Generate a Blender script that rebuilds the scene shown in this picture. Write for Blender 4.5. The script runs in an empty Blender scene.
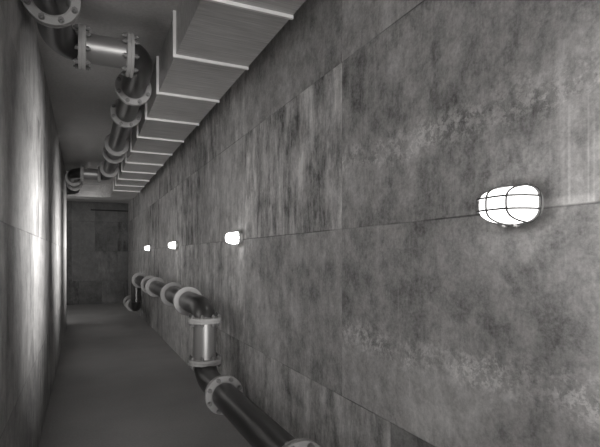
import bpy, bmesh, math, random
from mathutils import Vector, Matrix
random.seed(4)
S = bpy.context.scene
COL = S.collection
PI = math.pi
CZ = 1.505                       # eye height above the floor
XL, XR = -0.325, 1.31            # corridor walls
ZC = CZ + 1.69                   # ceiling
YB, YL, YF = -4.5, 11.2, 16.2    # back wall, corner of left wall, far wall
XE = -4.0                        # end of the side corridor

# ------------------------------------------------------------------ objects
def link(name, bm, mat, parent=None, smooth=False, loc=None):
    me = bpy.data.meshes.new(name)
    bmesh.ops.recalc_face_normals(bm, faces=bm.faces[:])
    bm.to_mesh(me); bm.free()
    if smooth:
        for p in me.polygons: p.use_smooth = True
    me.materials.append(mat)
    o = bpy.data.objects.new(name, me); COL.objects.link(o)
    if parent:
        o.parent = parent
        o.matrix_parent_inverse = Matrix.Translation(-parent.location)
    if loc: o.location = loc
    return o

def auto_smooth(o, ang=35):
    me = o.data
    bm = bmesh.new(); bm.from_mesh(me)
    for f in bm.faces: f.smooth = True
    for e in bm.edges:
        if len(e.link_faces) == 2 and e.calc_face_angle() > math.radians(ang): e.smooth = False
    bm.to_mesh(me); bm.free()
    return o

def thing(name, label, cat, loc=(0, 0, 0), group=None):
    o = bpy.data.objects.new(name, None); COL.objects.link(o)
    o.empty_display_size = .1
    o.location = loc
    o['label'] = label; o['category'] = cat
    if group: o['group'] = group
    return o

def struct(name, bm, mat):
    o = link(name, bm, mat); o['kind'] = 'structure'; return o

def add_box(bm, x0, x1, y0, y1, z0, z1):
    r = bmesh.ops.create_cube(bm, size=1.0)
    for v in r['verts']:
        v.co = Vector(((x0+x1)/2 + v.co.x*(x1-x0), (y0+y1)/2 + v.co.y*(y1-y0), (z0+z1)/2 + v.co.z*(z1-z0)))
    return r['verts']

def box(*a):
    bm = bmesh.new(); add_box(bm, *a); return bm

def frames(pts):
    """parallel-transport frames along a path"""
    n = len(pts); T = []
    for i in range(n):
        a = pts[max(i-1, 0)]; b = pts[min(i+1, n-1)]
        T.append((b-a).normalized())
    up = Vector((0, 0, 1)) if abs(T[0].z) < .9 else Vector((1, 0, 0))
    N = [(up - T[0]*up.dot(T[0])).normalized()]
    for i in range(1, n):
        v = N[-1] - T[i]*N[-1].dot(T[i]); N.append(v.normalized())
    return T, N

def add_tube(bm, pts, r, seg=32, caps=True, closed=False):
    pts = [Vector(p) for p in pts]
    T, N = frames(pts)
    if closed:
        T[0] = T[-1] = (pts[1]-pts[-2]).normalized()
    rings = []
    for p, t, n in zip(pts, T, N):
        b = t.cross(n)
        rings.append([bm.verts.new(p + (n*math.cos(2*PI*k/seg) + b*math.sin(2*PI*k/seg))*r) for k in range(seg)])
    for a, c in zip(rings, rings[1:]):
        for k in range(seg):
            bm.faces.new((a[k], a[(k+1) % seg], c[(k+1) % seg], c[k]))
    if caps:
        bm.faces.new(rings[0][::-1]); bm.faces.new(rings[-1])
    return bm

def add_lathe(bm, prof, centre, axis, seg=48):
    """prof: closed loop of (radius, along) points"""
    ax = Vector(axis).normalized()
    up = Vector((0, 0, 1)) if abs(ax.z) < .9 else Vector((1, 0, 0))
    n = (up - ax*up.dot(ax)).normalized(); b = ax.cross(n); c = Vector(centre)
    rings = []
    for k in range(seg):
        d = n*math.cos(2*PI*k/seg) + b*math.sin(2*PI*k/seg)
        rings.append([bm.verts.new(c + d*r + ax*h) for r, h in prof])
    m = len(prof)
    for k in range(seg):
        a, e = rings[k], rings[(k+1) % seg]
        for j in range(m):
            bm.faces.new((a[j], a[(j+1) % m], e[(j+1) % m], e[j]))

# ---------------------------------------------------------------- materials
class NT:
    def __init__(s, name):
        s.m = bpy.data.materials.new(name); s.m.use_nodes = True
        s.t = s.m.node_tree; s.b = s.t.nodes['Principled BSDF']
    def node(s, kind, **kw):
        n = s.t.nodes.new(kind)
        for k, v in kw.items(): setattr(n, k, v)
        return n
    def put(s, sock, v):
        if isinstance(v, bpy.types.NodeSocket): s.t.links.new(v, sock)
        else: sock.default_value = v
    def math(s, op, a, b=None, c=None, clamp=False):
        n = s.node('ShaderNodeMath', operation=op); n.use_clamp = clamp
        s.put(n.inputs[0], a)
        if b is not None: s.put(n.inputs[1], b)
        if c is not None: s.put(n.inputs[2], c)
        return n.outputs[0]
    def comb(s, x=0., y=0., z=0.):
        n = s.node('ShaderNodeCombineXYZ')
        s.put(n.inputs[0], x); s.put(n.inputs[1], y); s.put(n.inputs[2], z); return n.outputs[0]
    def noise(s, vec, scale, detail=4., rough=.55, dist=0.):
        n = s.node('ShaderNodeTexNoise')
        s.put(n.inputs['Vector'], vec); n.inputs['Scale'].default_value = scale
        n.inputs['Detail'].default_value = detail; n.inputs['Roughness'].default_value = rough
        n.inputs['Distortion'].default_value = dist
        return n.outputs[0]
    def remap(s, v, a, b, c=0., d=1.):
        n = s.node('ShaderNodeMapRange', interpolation_type='SMOOTHSTEP')
        s.put(n.inputs[0], v)
        for i, x in enumerate((a, b, c, d)): s.put(n.inputs[i+1], x)
        return n.outputs[0]
    def white(s, vec):
        n = s.node('ShaderNodeTexWhiteNoise', noise_dimensions='3D'); s.put(n.inputs['Vector'], vec)
        return n.outputs[0]
    def obj(s):
        n = s.node('ShaderNodeTexCoord'); x = s.node('ShaderNodeSeparateXYZ')
        s.t.links.new(n.outputs['Object'], x.inputs[0])
        return n.outputs['Object'], x.outputs[0], x.outputs[1], x.outputs[2]
    def gray(s, v, tint=(1., .985, .975)):
        n = s.node('ShaderNodeCombineColor')
        for i in range(3): s.put(n.inputs[i], s.math('MULTIPLY', v, tint[i]))
        s.t.links.new(n.outputs[0], s.b.inputs['Base Color'])
    def bump(s, h, strength=.2, dist=.01):
        n = s.node('ShaderNodeBump'); n.inputs['Strength'].default_value = strength
        n.inputs['Distance'].default_value = dist
        s.put(n.inputs['Height'], h); s.t.links.new(n.outputs[0], s.b.inputs['Normal'])

def concrete_panels(name, axis, seed, base=.2, near=False, pw=1.76, contrast=1.0, spec=.3, rough=.62, plates=.3):
    n = NT(name)
    _, X, Y, Z = n.obj()
    U = Y if axis == 'Y' else X
    V = n.math('SUBTRACT', Z, .725)
    rowf = n.math('DIVIDE', V, .93); row = n.math('FLOOR', rowf)
    # lowest row of plates is staggered
    low = n.math('LESS_THAN', row, -.5)
    U2 = n.math('ADD', n.math('SUBTRACT', U, 2.31), n.math('MULTIPLY', low, .46))
    colf = n.math('DIVIDE', U2, pw); col = n.math('FLOOR', colf)
    h1 = n.white(n.comb(n.math('ADD', col, .5), n.math('ADD', row, .5), seed))
    h2 = n.white(n.comb(n.math('ADD', col, .5), n.math('ADD', row, .5), seed + 7.3))
    fu = n.math('MULTIPLY', n.math('FRACT', colf), pw)
    fv = n.math('MULTIPLY', n.math('FRACT', rowf), .93)
    du = n.math('MINIMUM', fu, n.math('SUBTRACT', pw, fu))
    dv = n.math('MINIMUM', fv, n.math('SUBTRACT', .93, fv))
    wob = n.math('MULTIPLY', n.math('SUBTRACT', n.noise(n.comb(U, V, seed), 14., 2.), .5), .004)
    sv = n.remap(n.math('ADD', dv, wob), .0015, .005, 1., 0.)
    su = n.remap(n.math('ADD', du, wob), .001, .004, 1., 0.)
    off = n.math('MULTIPLY', h1, 23.)
    P = n.comb(n.math('ADD', U, off), V, seed)
    blotch = n.noise(P, 2.3, 8., .72, .15)
    cloud = n.noise(n.comb(U, V, seed + 3.), .8, 3., .5)
    streak = n.noise(n.comb(n.math('MULTIPLY', n.math('ADD', U, off), 4.2), n.math('MULTIPLY', V, 1.1), seed), 1.5, 8., .74, .15)
    fine = n.noise(n.comb(n.math('MULTIPLY', U, 60.), n.math('MULTIPLY', V, 5.), seed), 1., 3., .6)
    grain = n.noise(n.comb(U, V, seed), 85., 4., .7)
    # tone, summed around 1
    def cen(v, k): return n.math('MULTIPLY', n.math('SUBTRACT', v, .5), k)
    samt = n.remap(h2, .25, .75, .35*contrast, 2.3*contrast)
    if near:   # the big near plates are even, the next ones streaked
        isn = n.math('LESS_THAN', U, 2.31)
        isnr = n.math('MULTIPLY', isn, n.math('GREATER_THAN', row, -.5))
        keep = n.math('SUBTRACT', 1., n.math('MULTIPLY', isnr, .5))
        nxt = n.math('MULTIPLY', n.math('MULTIPLY', n.math('GREATER_THAN', U, 2.31), n.math('LESS_THAN', U, 2.31+pw)),
                     n.math('MULTIPLY', n.math('GREATER_THAN', row, .5), n.math('LESS_THAN', row, 1.5)))
        samt = n.math('ADD', n.math('MULTIPLY', samt, keep), n.math('MULTIPLY', nxt, 1.7))
    tone = n.math('ADD', 1., cen(blotch, 1.25*contrast))
    tone = n.math('ADD', tone, n.math('MULTIPLY', n.math('SUBTRACT', streak, .52), samt))
    mott = n.noise(n.comb(n.math('MULTIPLY', n.math('ADD', U, off), 1.25), V, seed + 4.), 9., 8., .78, .1)
    tone = n.math('ADD', tone, cen(mott, 1.15*contrast))
    tone = n.math('ADD', tone, cen(cloud, .6))
    tone = n.math('ADD', tone, cen(fine, .22))
    tone = n.math('ADD', tone, cen(grain, .8))
    tone = n.math('ADD', tone, cen(h1, plates*contrast))
    # faint pale run lines
    run = n.noise(n.comb(n.math('MULTIPLY', U, 26.), n.math('MULTIPLY', V, .25), seed + 11.), 1., 2., .5)
    runm = n.math('MULTIPLY', n.remap(run, .66, .74), n.remap(n.noise(n.comb(U, V, seed+2.), 2.6, 2.), .5, .62))
    tone = n.math('ADD', tone, n.math('MULTIPLY', runm, .18))
    # flaking pale tide mark across the plates
    wav = n.math('MULTIPLY', n.math('SUBTRACT', n.noise(n.comb(U, 0., seed), 3.2, 4., .65), .5), .16)
    fl = n.noise(n.comb(U, V, seed + 5.), 24., 8., .8, .2)
    dist = n.math('ABSOLUTE', n.math('ADD', n.math('SUBTRACT', fv, .37), wav))
    band = n.math('MULTIPLY', n.remap(dist, .01, .12, 1., 0.), n.remap(fl, .47, .56))
    band = n.math('MULTIPLY', band, n.remap(n.noise(n.comb(U, V, seed+6.), 4.5, 4., .6), .36, .6, .5, 1.15))
    if near:
        on = n.math('MULTIPLY', n.math('LESS_THAN', U, 2.31), n.math('MULTIPLY', n.math('GREATER_THAN', row, -1.5), n.math('LESS_THAN', row, 1.5)))
        on = n.math('MAXIMUM', on, n.math('MULTIPLY', n.remap(h2, .6, .7), .3))
    else:
        on = n.math('MULTIPLY', n.remap(h2, .5, .7), .6)
    tone = n.math('ADD', tone, n.math('MULTIPLY', n.math('MULTIPLY', band, on), .55))
    if near:
        foot = n.math('MULTIPLY', n.math('LESS_THAN', U, 2.31), n.math('MULTIPLY', n.math('LESS_THAN', n.math('ABSOLUTE', row), .5), n.remap(n.math('ADD', fv, wav), .3, .38, 1., 0.)))
        tone = n.math('ADD', tone, n.math('MULTIPLY', foot, .14))
        # pale filler smeared along the joint beside the nearest lamp, runs above it
        a = n.math('MULTIPLY', n.remap(U, .865, .88), n.remap(U, 1.05, 1.08, 1., 0.))
        b = n.math('MULTIPLY', n.math('GREATER_THAN', Z, 1.656), n.remap(n.math('ADD', Z, n.math('MULTIPLY', wob, 3.)), 1.676, 1.69, 1., 0.))
        tone = n.math('ADD', tone, n.math('MULTIPLY', n.math('MULTIPLY', a, b), .42))
        r2 = n.noise(n.comb(n.math('MULTIPLY', U, 90.), n.math('MULTIPLY', V, .3), 2.), 1., 1., .5)
        c2 = n.math('MULTIPLY', n.remap(r2, .55, .66), n.math('MULTIPLY', n.remap(U, .95, 1.0, 1., 0.), n.math('MULTIPLY', n.math('GREATER_THAN', Z, 1.66), n.remap(Z, 1.8, 2.1, 1., 0.))))
        tone = n.math('ADD', tone, n.math('MULTIPLY', c2, .24))
        # the bottom row of near plates is darker, the one above paler at its foot
        tone = n.math('MULTIPLY', tone, n.math('SUBTRACT', 1., n.math('MULTIPLY', n.math('MULTIPLY', low, n.math('LESS_THAN', U, 1.85)), .35)))
    tone = n.math('MULTIPLY', tone, n.math('SUBTRACT', 1., n.math('MULTIPLY', sv, n.remap(n.noise(n.comb(U, V, seed+8.), 1.7, 2.), .4, .6, .12, .6))))
    tone = n.math('MULTIPLY', tone, n.math('SUBTRACT', 1., n.math('MULTIPLY', su, .15)))
    tone = n.math('MAXIMUM', tone, .22)
    n.gray(n.math('MULTIPLY', tone, base))
    n.b.inputs['Roughness'].default_value = rough
    n.b.inputs['Specular IOR Level'].default_value = spec
    hgt = n.math('ADD', n.math('MULTIPLY', grain, .3), n.math('SUBTRACT', n.math('MULTIPLY', blotch, .4), n.math('MULTIPLY', n.math('MAXIMUM', sv, su), .6)))
    hgt = n.math('ADD', hgt, n.math('MULTIPLY', n.math('MULTIPLY', band, on), .25))
    n.bump(hgt, .35, .008)
    return n.m

def rough_mat(name, base, amp=.3, scale=60., rough=.8, bump=.3, spec=.3):
    n = NT(name); P, X, Y, Z = n.obj()
    g = n.noise(P, scale, 5., .7); c = n.noise(P, 1.3, 4., .55)
    t = n.math('ADD', 1., n.math('MULTIPLY', n.math('SUBTRACT', g, .5), amp*2))
    t = n.math('ADD', t, n.math('MULTIPLY', n.math('SUBTRACT', c, .5), amp*1.6))
    n.gray(n.math('MULTIPLY', t, base))
    n.b.inputs['Roughness'].default_value = rough; n.b.inputs['Specular IOR Level'].default_value = spec
    n.bump(g, bump, .006)
    return n.m

def metal_mat(name, base, rough, metallic, amp=.15, scale=14., bump=.03):
    n = NT(name); P, *_ = n.obj()
    g = n.noise(P, scale, 5., .6); f = n.noise(P, 160., 2., .6)
    t = n.math('ADD', 1., n.math('MULTIPLY', n.math('SUBTRACT', g, .5), amp*2))
    n.gray(n.math('MULTIPLY', t, base))
    n.put(n.b.inputs['Roughness'], n.math('ADD', rough-.08, n.math('MULTIPLY', g, .16)))
    n.b.inputs['Metallic'].default_value = metallic
    n.bump(f, bump, .002)
    return n.m

def duct_mat(name, base):
    n = NT(name); P, X, Y, Z = n.obj()
    s = n.noise(n.comb(n.math('MULTIPLY', X, 3.), n.math('MULTIPLY', Y, 70.), n.math('MULTIPLY', Z, 20.)), 1., 4., .65)
    c = n.noise(P, 3., 3., .5)
    t = n.math('ADD', 1., n.math('MULTIPLY', n.math('SUBTRACT', s, .5), 1.2))
    t = n.math('ADD', t, n.math('MULTIPLY', n.math('SUBTRACT', c, .5), .3))
    n.gray(n.math('MULTIPLY', t, base))
    n.b.inputs['Roughness'].default_value = .5; n.b.inputs['Metallic'].default_value = .25
    n.bump(s, .08, .003)
    return n.m

M_right = concrete_panels('right_concrete', 'Y', 1.7, .53, near=True, contrast=1.5)
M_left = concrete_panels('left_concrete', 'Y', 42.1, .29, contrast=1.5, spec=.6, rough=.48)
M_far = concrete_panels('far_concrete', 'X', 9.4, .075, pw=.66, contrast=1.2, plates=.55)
M_floor = rough_mat('floor_screed', .36, .3, 55., .62, .25)
M_ceil = rough_mat('ceiling_plaster', .52, .3, 45., .9, .5)
M_pipe = metal_mat('dark_pipe', .09, .31, .75, .1, 5.)
M_spool = metal_mat('bare_pipe', .3, .42, .6, .03, 3.)
M_flange = metal_mat('flange_steel', .36, .55, .0, .15)
M_bolt = metal_mat('bolt_steel', .2, .45, .2)
M_duct = duct_mat('duct_sheet', .55)
M_lip = metal_mat('duct_lip', .8, .5, .0, .05)
M_black = rough_mat('dark_strip', .02, .1)
M_base = metal_mat('lamp_body', .38, .5, .1)
M_wire = metal_mat('wire', .07, .5, .0)
LAMP_L = 4.
n = NT('lit_glass'); n.b.inputs['Base Color'].default_value = (.8, .8, .8, 1)
n.b.inputs['Emission Color'].default_value = (1, .985, .97, 1); n.b.inputs['Emission Strength'].default_value = LAMP_L
M_glass = n.m

# ------------------------------------------------------------------ setting
struct('floor', box(XE, XR+.2, YB-.2, YF+.2, -.2, 0), M_floor)
struct('ceiling', box(XE, XR+.2, YB-.2, YF+.2, ZC, ZC+.2), M_ceil)
struct('wall_right', box(XR, XR+.2, YB-.2, YF+.2, 0, ZC), M_right)
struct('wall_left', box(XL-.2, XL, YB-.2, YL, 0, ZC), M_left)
struct('wall_far', box(XE, XR, YF, YF+.2, 0, ZC), M_far)
struct('wall_side', box(XE, XL-.2, YL-.2, YL, 0, ZC), M_far)
struct('wall_end', box(XE-.2, XE, YL-.2, YF+.2, 0, ZC), M_left)
struct('dark_line_1', box(.2, XR, YF-.025, YF, CZ+1.42, CZ+1.46), M_black)  # thin black box drawn for a dark line on the far wall

# ---------------------------------------------------------------- pipe kits
PR, FR = .1, .151
def straight(a, b, par, mat=None, label=None):
    bm = add_tube(bmesh.new(), [a, b], PR, 40)
    o = auto_smooth(link('pipe', bm, mat or M_pipe, par))
    if label: o['label'] = label
    return o
def bend(p0, corner, p1, par):
    """elbow leaving p0 towards corner, ending at p1: straight legs and a rounded knee"""
    p0, c, p1 = Vector(p0), Vector(corner), Vector(p1)
    a, b = p0-c, p1-c
    la = min(a.length, .26); lb = min(b.length, .26)
    q0 = c + a.normalized()*la; q1 = c + b.normalized()*lb
    pts = []
    if (p0-q0).length > .01: pts += [p0, p0.lerp(q0, .9)]
    cen = q0 + q1 - c
    for k in range(17):
        t = k/16*PI/2
        pts.append(cen + (q0-cen)*math.cos(t) + (q1-cen)*math.sin(t))
    if (p1-q1).length > .01: pts += [q1.lerp(p1, .1), p1]
    o = auto_smooth(link('elbow', add_tube(bmesh.new(), pts, PR, 40), M_pipe, par), 60)
    return o
bolt_mesh = None
def make_bolt(par):
    """a stud with a hex nut and washer at both ends, along +Z"""
    global bolt_mesh
    if bolt_mesh is None:
        bm = bmesh.new()
        def cyl(r, z0, z1, seg):
            res = bmesh.ops.create_cone(bm, cap_ends=True, segments=seg, radius1=r, radius2=r, depth=z1-z0)
            for v in res['verts']: v.co.z += (z0+z1)/2
        cyl(.008, -.056, .056, 10)
        for s in (-1, 1):
            lo, hi = sorted((s*.024, s*.028)); cyl(.018, lo, hi, 14)
            lo, hi = sorted((s*.028, s*.046)); cyl(.016, lo, hi, 6)
        bolt_mesh = bpy.data.meshes.new('bolt'); bm.to_mesh(bolt_mesh); bm.free()
        bolt_mesh.materials.append(M_bolt)
    o = bpy.data.objects.new('bolt', bolt_mesh); COL.objects.link(o); o.parent = par
    return o
def flange(c, axis, par, bolts=True):
    t = .024; g = .003; ri = PR-.002
    prof = [(ri, -t-.004), (PR+.004, -t-.004), (PR+.006, -t), (FR-.003, -t), (FR, -t+.003), (FR, -g), (FR-.005, -g+.001), (FR-.005, g-.001), (FR, g),
            (FR, t-.003), (FR-.003, t), (PR+.006, t), (PR+.004, t+.004), (ri, t+.004)]
    bm = bmesh.new(); add_lathe(bm, prof, (0, 0, 0), axis, 56)
    o = auto_smooth(link('flange', bm, M_flange), 30)
    o.parent = par; o.location = Vector(c) - par.location
    if bolts:
        ax = Vector(axis).normalized()
        q = Vector((0, 0, 1)).rotation_difference(ax)
        for k in range(8):
            ang = 2*PI*(k+.5)/8
            b = make_bolt(o)
            b.rotation_mode = 'QUATERNION'; b.rotation_quaternion = q
            b.location = q @ Vector((math.cos(ang)*.129, math.sin(ang)*.129, 0))
    return o

# lower pipe beside the right wall
px, zl, zu = 1.0, CZ-1.085, CZ-.473
yv, yw = 4.28, 10.45
root = thing('wall_pipeline', 'dark flanged pipe running low along the right wall, stepping up through a bare vertical spool', 'pipe', (px, yv, 0))
bend((XR+.05, 0.4, zl), (px, .4, zl), (px, .9, zl), root)
straight((px, .9, zl), (px, 2.2, zl), root)
straight((px, 2.2, zl), (px, 3.63, zl), root)
bend((px, 3.63, zl), (px, yv, zl), (px, yv, zl+.135), root)
straight((px, yv, zl+.135), (px, yv, zu-.105), root, M_spool, 'bare bright vertical pipe spool')
bend((px, yv, zu-.105), (px, yv, zu), (px, 5.04, zu), root)
straight((px, 5.04, zu), (px, 5.97, zu), root)
straight((px, 5.97, zu), (px, 7.5, zu), root)
straight((px, 7.5, zu), (px, 8.15, zu), root)
straight((px, 8.15, zu), (px, 9.75, zu), root)
bend((px, 9.75, zu), (px, yw, zu), (px, yw, zu-.105), root)
straight((px, yw, zu-.105), (px, yw, zl+.135), root)
bend((px, yw, zl+.135), (px, yw, zl), (px, 11.2, zl), root)
straight((px, 11.2, zl), (px, 11.9, zl), root)
bend((px, 11.9, zl), (px, 12.4, zl), (XR+.05, 12.4, zl), root)
for y, z, b in ((.9, zl, 0), (2.2, zl, 1), (3.63, zl, 1), (5.04, zu, 0), (5.97, zu, 0), (7.5, zu, 0), (8.15, zu, 0), (9.75, zu, 0), (11.2, zl, 0), (11.9, zl, 0)):
    flange((px, y, z), (0, 1, 0), root, b)
for y, z, b in ((yv, zl+.135, 1), (yv, zu-.105, 1)):
    flange((px, y, z), (0, 0, 1), root, b)

# ceiling pipe
pa, pb, zc = -.165, .394, CZ+1.46
y1, y2 = 3.66, 9.27
root = thing('ceiling_pipeline', 'dark flanged pipe hung under the ceiling, stepping sideways from the left wall to the duct', 'pipe', (pb, y1, zc-.15))
straight((pa, YB-.05, zc), (pa, 1.2, zc), root)
straight((pa, 1.2, zc), (pa, 3.05, zc), root)
bend((pa, 3.05, zc), (pa, y1, zc), (pa+.155, y1, zc), root)
straight((pa+.155, y1, zc), (pb-.09, y1, zc), root, M_spool, 'bare bright crosswise pipe spool')
bend((pb-.09, y1, zc), (pb, y1, zc), (pb, 4.36, zc), root)
straight((pb, 4.36, zc), (pb, 5.15, zc), root)
straight((pb, 5.15, zc), (pb, 6.65, zc), root)
straight((pb, 6.65, zc), (pb, 7.22, zc), root)
straight((pb, 7.22, zc), (pb, 8.53, zc), root)
bend((pb, 8.53, zc), (pb, y2, zc), (pb-.14, y2, zc), root)
straight((pb-.14, y2, zc), (pa+.14, y2, zc), root, M_spool, 'bare bright crosswise pipe spool')
bend((pa+.14, y2, zc), (pa, y2, zc), (pa, 9.85, zc), root)
straight((pa, 9.85, zc), (pa, 10.55, zc), root)
bend((pa, 10.55, zc), (pa, 11.65, zc), (-.8, 11.65, zc), root)
straight((-.8, 11.65, zc), (XE-.05, 11.65, zc), root)
for x, y, b in ((pa, 1.2, 0), (pa, 3.05, 1), (pb, 4.36, 1), (pb, 5.15, 1), (pb, 6.65, 0), (pb, 7.22, 0), (pb, 8.53, 0), (pa, 9.85, 0), (pa, 10.55, 0)):
    flange((x, y, zc), (0, 1, 0), root, b)
for x, y, b in ((pa+.155, y1, 1), (pb-.09, y1, 1), (pb-.14, y2, 0), (pa+.14, y2, 0), (-.8, 11.65, 0)):
    flange((x, y, zc), (1, 0, 0), root, b)

# -------------------------------------------------------------------- duct
dx0, dx1, dz0 = .58, 1.10, CZ+1.39
FS = .82; FY = [2.52 + FS*i for i in range(-2, 11)]
root = thing('ventilation_duct', 'grey rectangular sheet metal air duct with pale ribs under the ceiling', 'air duct', (.84, 6, dz0))
ys = [YB-.05] + FY
for a, b in zip(ys, ys[1:]):
    link('duct_section', box(dx0, dx1, a, b, dz0, ZC), M_duct, root)
for y in FY:
    bm = bmesh.new(); t = .009; w = .02
    add_box(bm, dx0, dx1, y-t, y+t, dz0-w, dz0+.002)
    add_box(bm, dx0-w, dx0, y-t, y+t, dz0-w, ZC)
    add_box(bm, dx1, dx1+.003, y-t, y+t, dz0-w, ZC)
    o = link('joint_rib', bm, M_lip, root); o['label'] = 'pale angle rib'
# elbow to the left
yf = 12.2; R0 = .3; cx, cy = dx0-R0, yf-R0
bm = bmesh.new(); secs = []
def sec(p, q):
    secs.append([bm.verts.new((p[0], p[1], dz0)), bm.verts.new((q[0], q[1], dz0)), bm.verts.new((q[0], q[1], ZC)), bm.verts.new((p[0], p[1], ZC))])
sec((dx0, FY[-1]), (dx1, FY[-1]))
R1 = R0 + dx1-dx0
for k in range(17):
    a = PI/2*k/16
    sec((cx+R0*math.cos(a), cy+R0*math.sin(a)), (cx+R1*math.cos(a), cy+R1*math.sin(a)))
for a, b in zip(secs, secs[1:]):
    for j in range(4): bm.faces.new((a[j], a[(j+1) % 4], b[(j+1) % 4], b[j]))
bm.faces.new(secs[0]); bm.faces.new(secs[-1][::-1])
auto_smooth(link('duct_elbow', bm, M_duct, root), 30)
xs = [cx, -.2, -1.2, -2.2, XE-.05]
for a, b in zip(xs, xs[1:]):
    bm = box(b+.003, a-.003, yf, cy+R1, dz0, ZC)
    bmesh.ops.bevel(bm, geom=bm.edges[:], offset=.003, segments=1, affect='EDGES')
    link('duct_section', bm, M_duct, root)

# -------------------------------------------------------------------- lamps
HL, HH = .098, .060     # half length, half height
def outline(sc, n=40, e=3.0, shrink=0.):
    pts = []
    for k in range(n):
        a = 2*PI*k/n; c, s = math.cos(a), math.sin(a)
        pts.append((math.copysign(abs(c)**(2/e), c)*(HL*sc-shrink), math.copysign(abs(s)**(2/e), s)*(HH*sc-shrink)))
    return pts
def stack(levels, cap0=True, cap1=True, n=40):
    """levels: (depth from the wall, scale, shrink); local -X points away from the wall"""
    bm = bmesh.new(); rs = []
    for d, sc, sh in levels:
        rs.append([bm.verts.new((-d, y, z)) for y, z in outline(sc, n, shrink=sh)])
    for a, b in zip(rs, rs[1:]):
        for k in range(n): bm.faces.new((a[k], a[(k+1) % n], b[(k+1) % n], b[k]))
    if cap0: bm.faces.new(rs[0])
    if cap1: bm.faces.new(rs[-1][::-1])
    return bm
EX = 3.0
PROF = [(1., .034), (.985, .05), (.95, .068), (.9, .084), (.83, .099), (.75, .112), (.65, .122), (.54, .129), (.4, .133), (.2, .1355), (.0, .136)]
def dome(y, z, grow=0.):
    """distance from the wall of the glass front over (y, z)"""
    q = min(1., ((abs(y)/HL)**EX + (abs(z)/HH)**EX)**(1/EX))
    for (q0, d0), (q1, d1) in zip(PROF, PROF[1:]):
        if q >= q1: return d0 + (d1-d0)*(q0-q)/(q0-q1) + grow
    return PROF[-1][1] + grow
def make_lamp(label):
    r = thing('bulkhead_lamp', label, 'wall lamp', (0, 0, 0), 'glowing bulkhead lamps in the corridor')
    o = auto_smooth(link('lamp_base', stack([(0, .86, 0), (.027, .84, 0), (.028, 1.03, 0), (.034, 1.04, 0), (.036, 1.02, 0)]), M_base, r))
    o['label'] = 'grey metal back plate'
    lv = [(d, max(q, .06), 0) for q, d in PROF]
    g = auto_smooth(link('diffuser', stack(lv), M_glass, r), 60)
    g['label'] = 'white glowing glass cover'
    wg = stack([(.036, 1.075, 0), (.042, 1.075, 0), (.042, 1.0, 0), (.036, 1.0, 0)], False, False)
    wg = auto_smooth(link('wire_guard', wg, M_wire, r)); wg['label'] = 'dark wire cage'
    def bar(pts): return auto_smooth(link('guard_bar', add_tube(bmesh.new(), pts, .0032, 8), M_wire, wg), 60)
    G = .009
    for y in (-.058, .012):
        zz = [HH*1.05*math.sin(PI/2*(k/14)) for k in range(-14, 15)]
        bar([(-max(.036, dome(y, z/1.05, G)), y, z) for z in zz])
    for z in (-.019, .021):
        yy = [HL*1.04*math.sin(PI/2*(k/16)) for k in range(-16, 17)]
        bar([(-max(.036, dome(y/1.04, z, G)), y, z) for y in yy])
    for y, z in ((HL+.004, .022), (HL+.004, -.02), (-.012, -HH-.006), (.034, -HH-.006)):
        bm = box(-.046, -.03, y-.006, y+.006, z-.005, z+.005)
        bmesh.ops.bevel(bm, geom=bm.edges[:], offset=.0015, segments=1, affect='EDGES')
        link('clip', bm, M_base, r)
    L = bpy.data.lights.new('lamp_bulb', 'AREA'); L.shape = 'ELLIPSE'; L.size = .08; L.size_y = .14
    L.energy = LAMP_W; L.spread = math.radians(LAMP_A); L.color = (1, .985, .97)
    lo = bpy.data.objects.new('lamp_bulb', L); COL.objects.link(lo); lo.parent = r
    lo.location = (-.146, 0, 0); lo.rotation_euler = (0, PI/2, 0)
    return r
LAMP_W, LAMP_A = 24., 92.
def copy_lamp(src, label, group=None):
    c = src.copy(); COL.objects.link(c); c['label'] = label
    for ch in list(src.children):
        d = ch.copy(); COL.objects.link(d); d.parent = c
        for s in list(ch.children):
            e = s.copy(); COL.objects.link(e); e.parent = d
    return c
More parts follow.
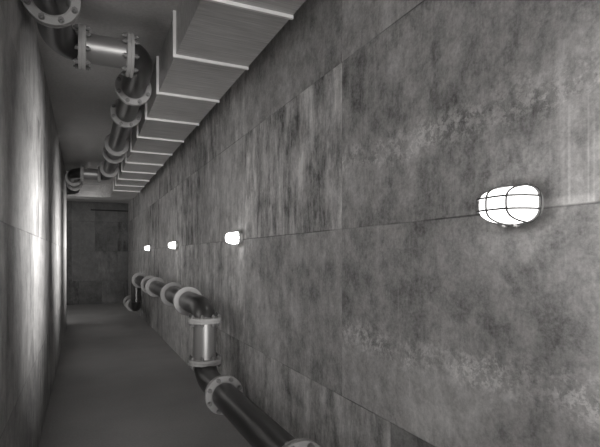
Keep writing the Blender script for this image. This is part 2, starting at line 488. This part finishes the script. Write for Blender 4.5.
lamp = make_lamp('large glowing white caged lamp nearest on the right wall, beside a pale smear')
ZL = CZ+.165
spots = [(1.12, None), (4.2, 'second glowing lamp from the front on the right wall, above the bare vertical pipe spool'),
         (7.42, 'small glowing lamp second from the far end of the right wall'),
         (10.55, 'smallest glowing lamp, the farthest on the right wall, above the pipe'),
         (-2.05, 'added fill lamp on the right wall behind the viewer')]  # last entry is an unseen lamp added for fill light
for y, lb in spots:
    o = lamp if lb is None else copy_lamp(lamp, lb)
    o.location = (XR+.002, y, ZL)
o = copy_lamp(lamp, 'glowing lamp around the corner in the side corridor')
o.location = (-1.5, YL-.002, ZL); o.rotation_euler = (0, 0, -PI/2)
for ch in o.children:
    if ch.type == 'LIGHT': ch.data = ch.data.copy(); ch.data.spread = PI; ch.data.energy = 30

for y in (-.4, -3.2):  # unseen lamps added to brighten the near corridor
    o = copy_lamp(lamp, 'added fill lamp on the left wall behind the viewer, ' + ('nearer one' if y > -2 else 'farther one')); o.location = (XL-.002, y, ZL); o.rotation_euler = (0, 0, PI)
# ---------------------------------------------------------------- camera etc
cam = bpy.data.cameras.new('camera'); co = bpy.data.objects.new('camera', cam); COL.objects.link(co)
cam.sensor_fit = 'HORIZONTAL'; cam.sensor_width = 36; cam.lens = 475/600*36
cam.shift_y = 32.5/600
cam.clip_start = .02
co.location = (0, 0, CZ); co.rotation_euler = (PI/2, 0, -math.radians(24.5))
S.camera = co
w = bpy.data.worlds.new('world'); S.world = w; w.use_nodes = True
w.node_tree.nodes['Background'].inputs[0].default_value = (.5, .5, .5, 1)
S.view_settings.view_transform = 'Standard'; S.view_settings.look = 'None'
S.view_settings.gamma = 1; S.view_settings.exposure = .0

fill_sun = bpy.data.lights.new('fill_sun', 'SUN'); fill_sun.energy = 2.6; fill_sun.angle = math.radians(13); fill_sun.color = (1, .985, .97)  # added soft fill from behind the viewer, lights flanges and ribs head-on
so = bpy.data.objects.new('fill_sun', fill_sun); COL.objects.link(so)
so.rotation_euler = Vector((.012, 1, .012)).to_track_quat('-Z', 'Y').to_euler()
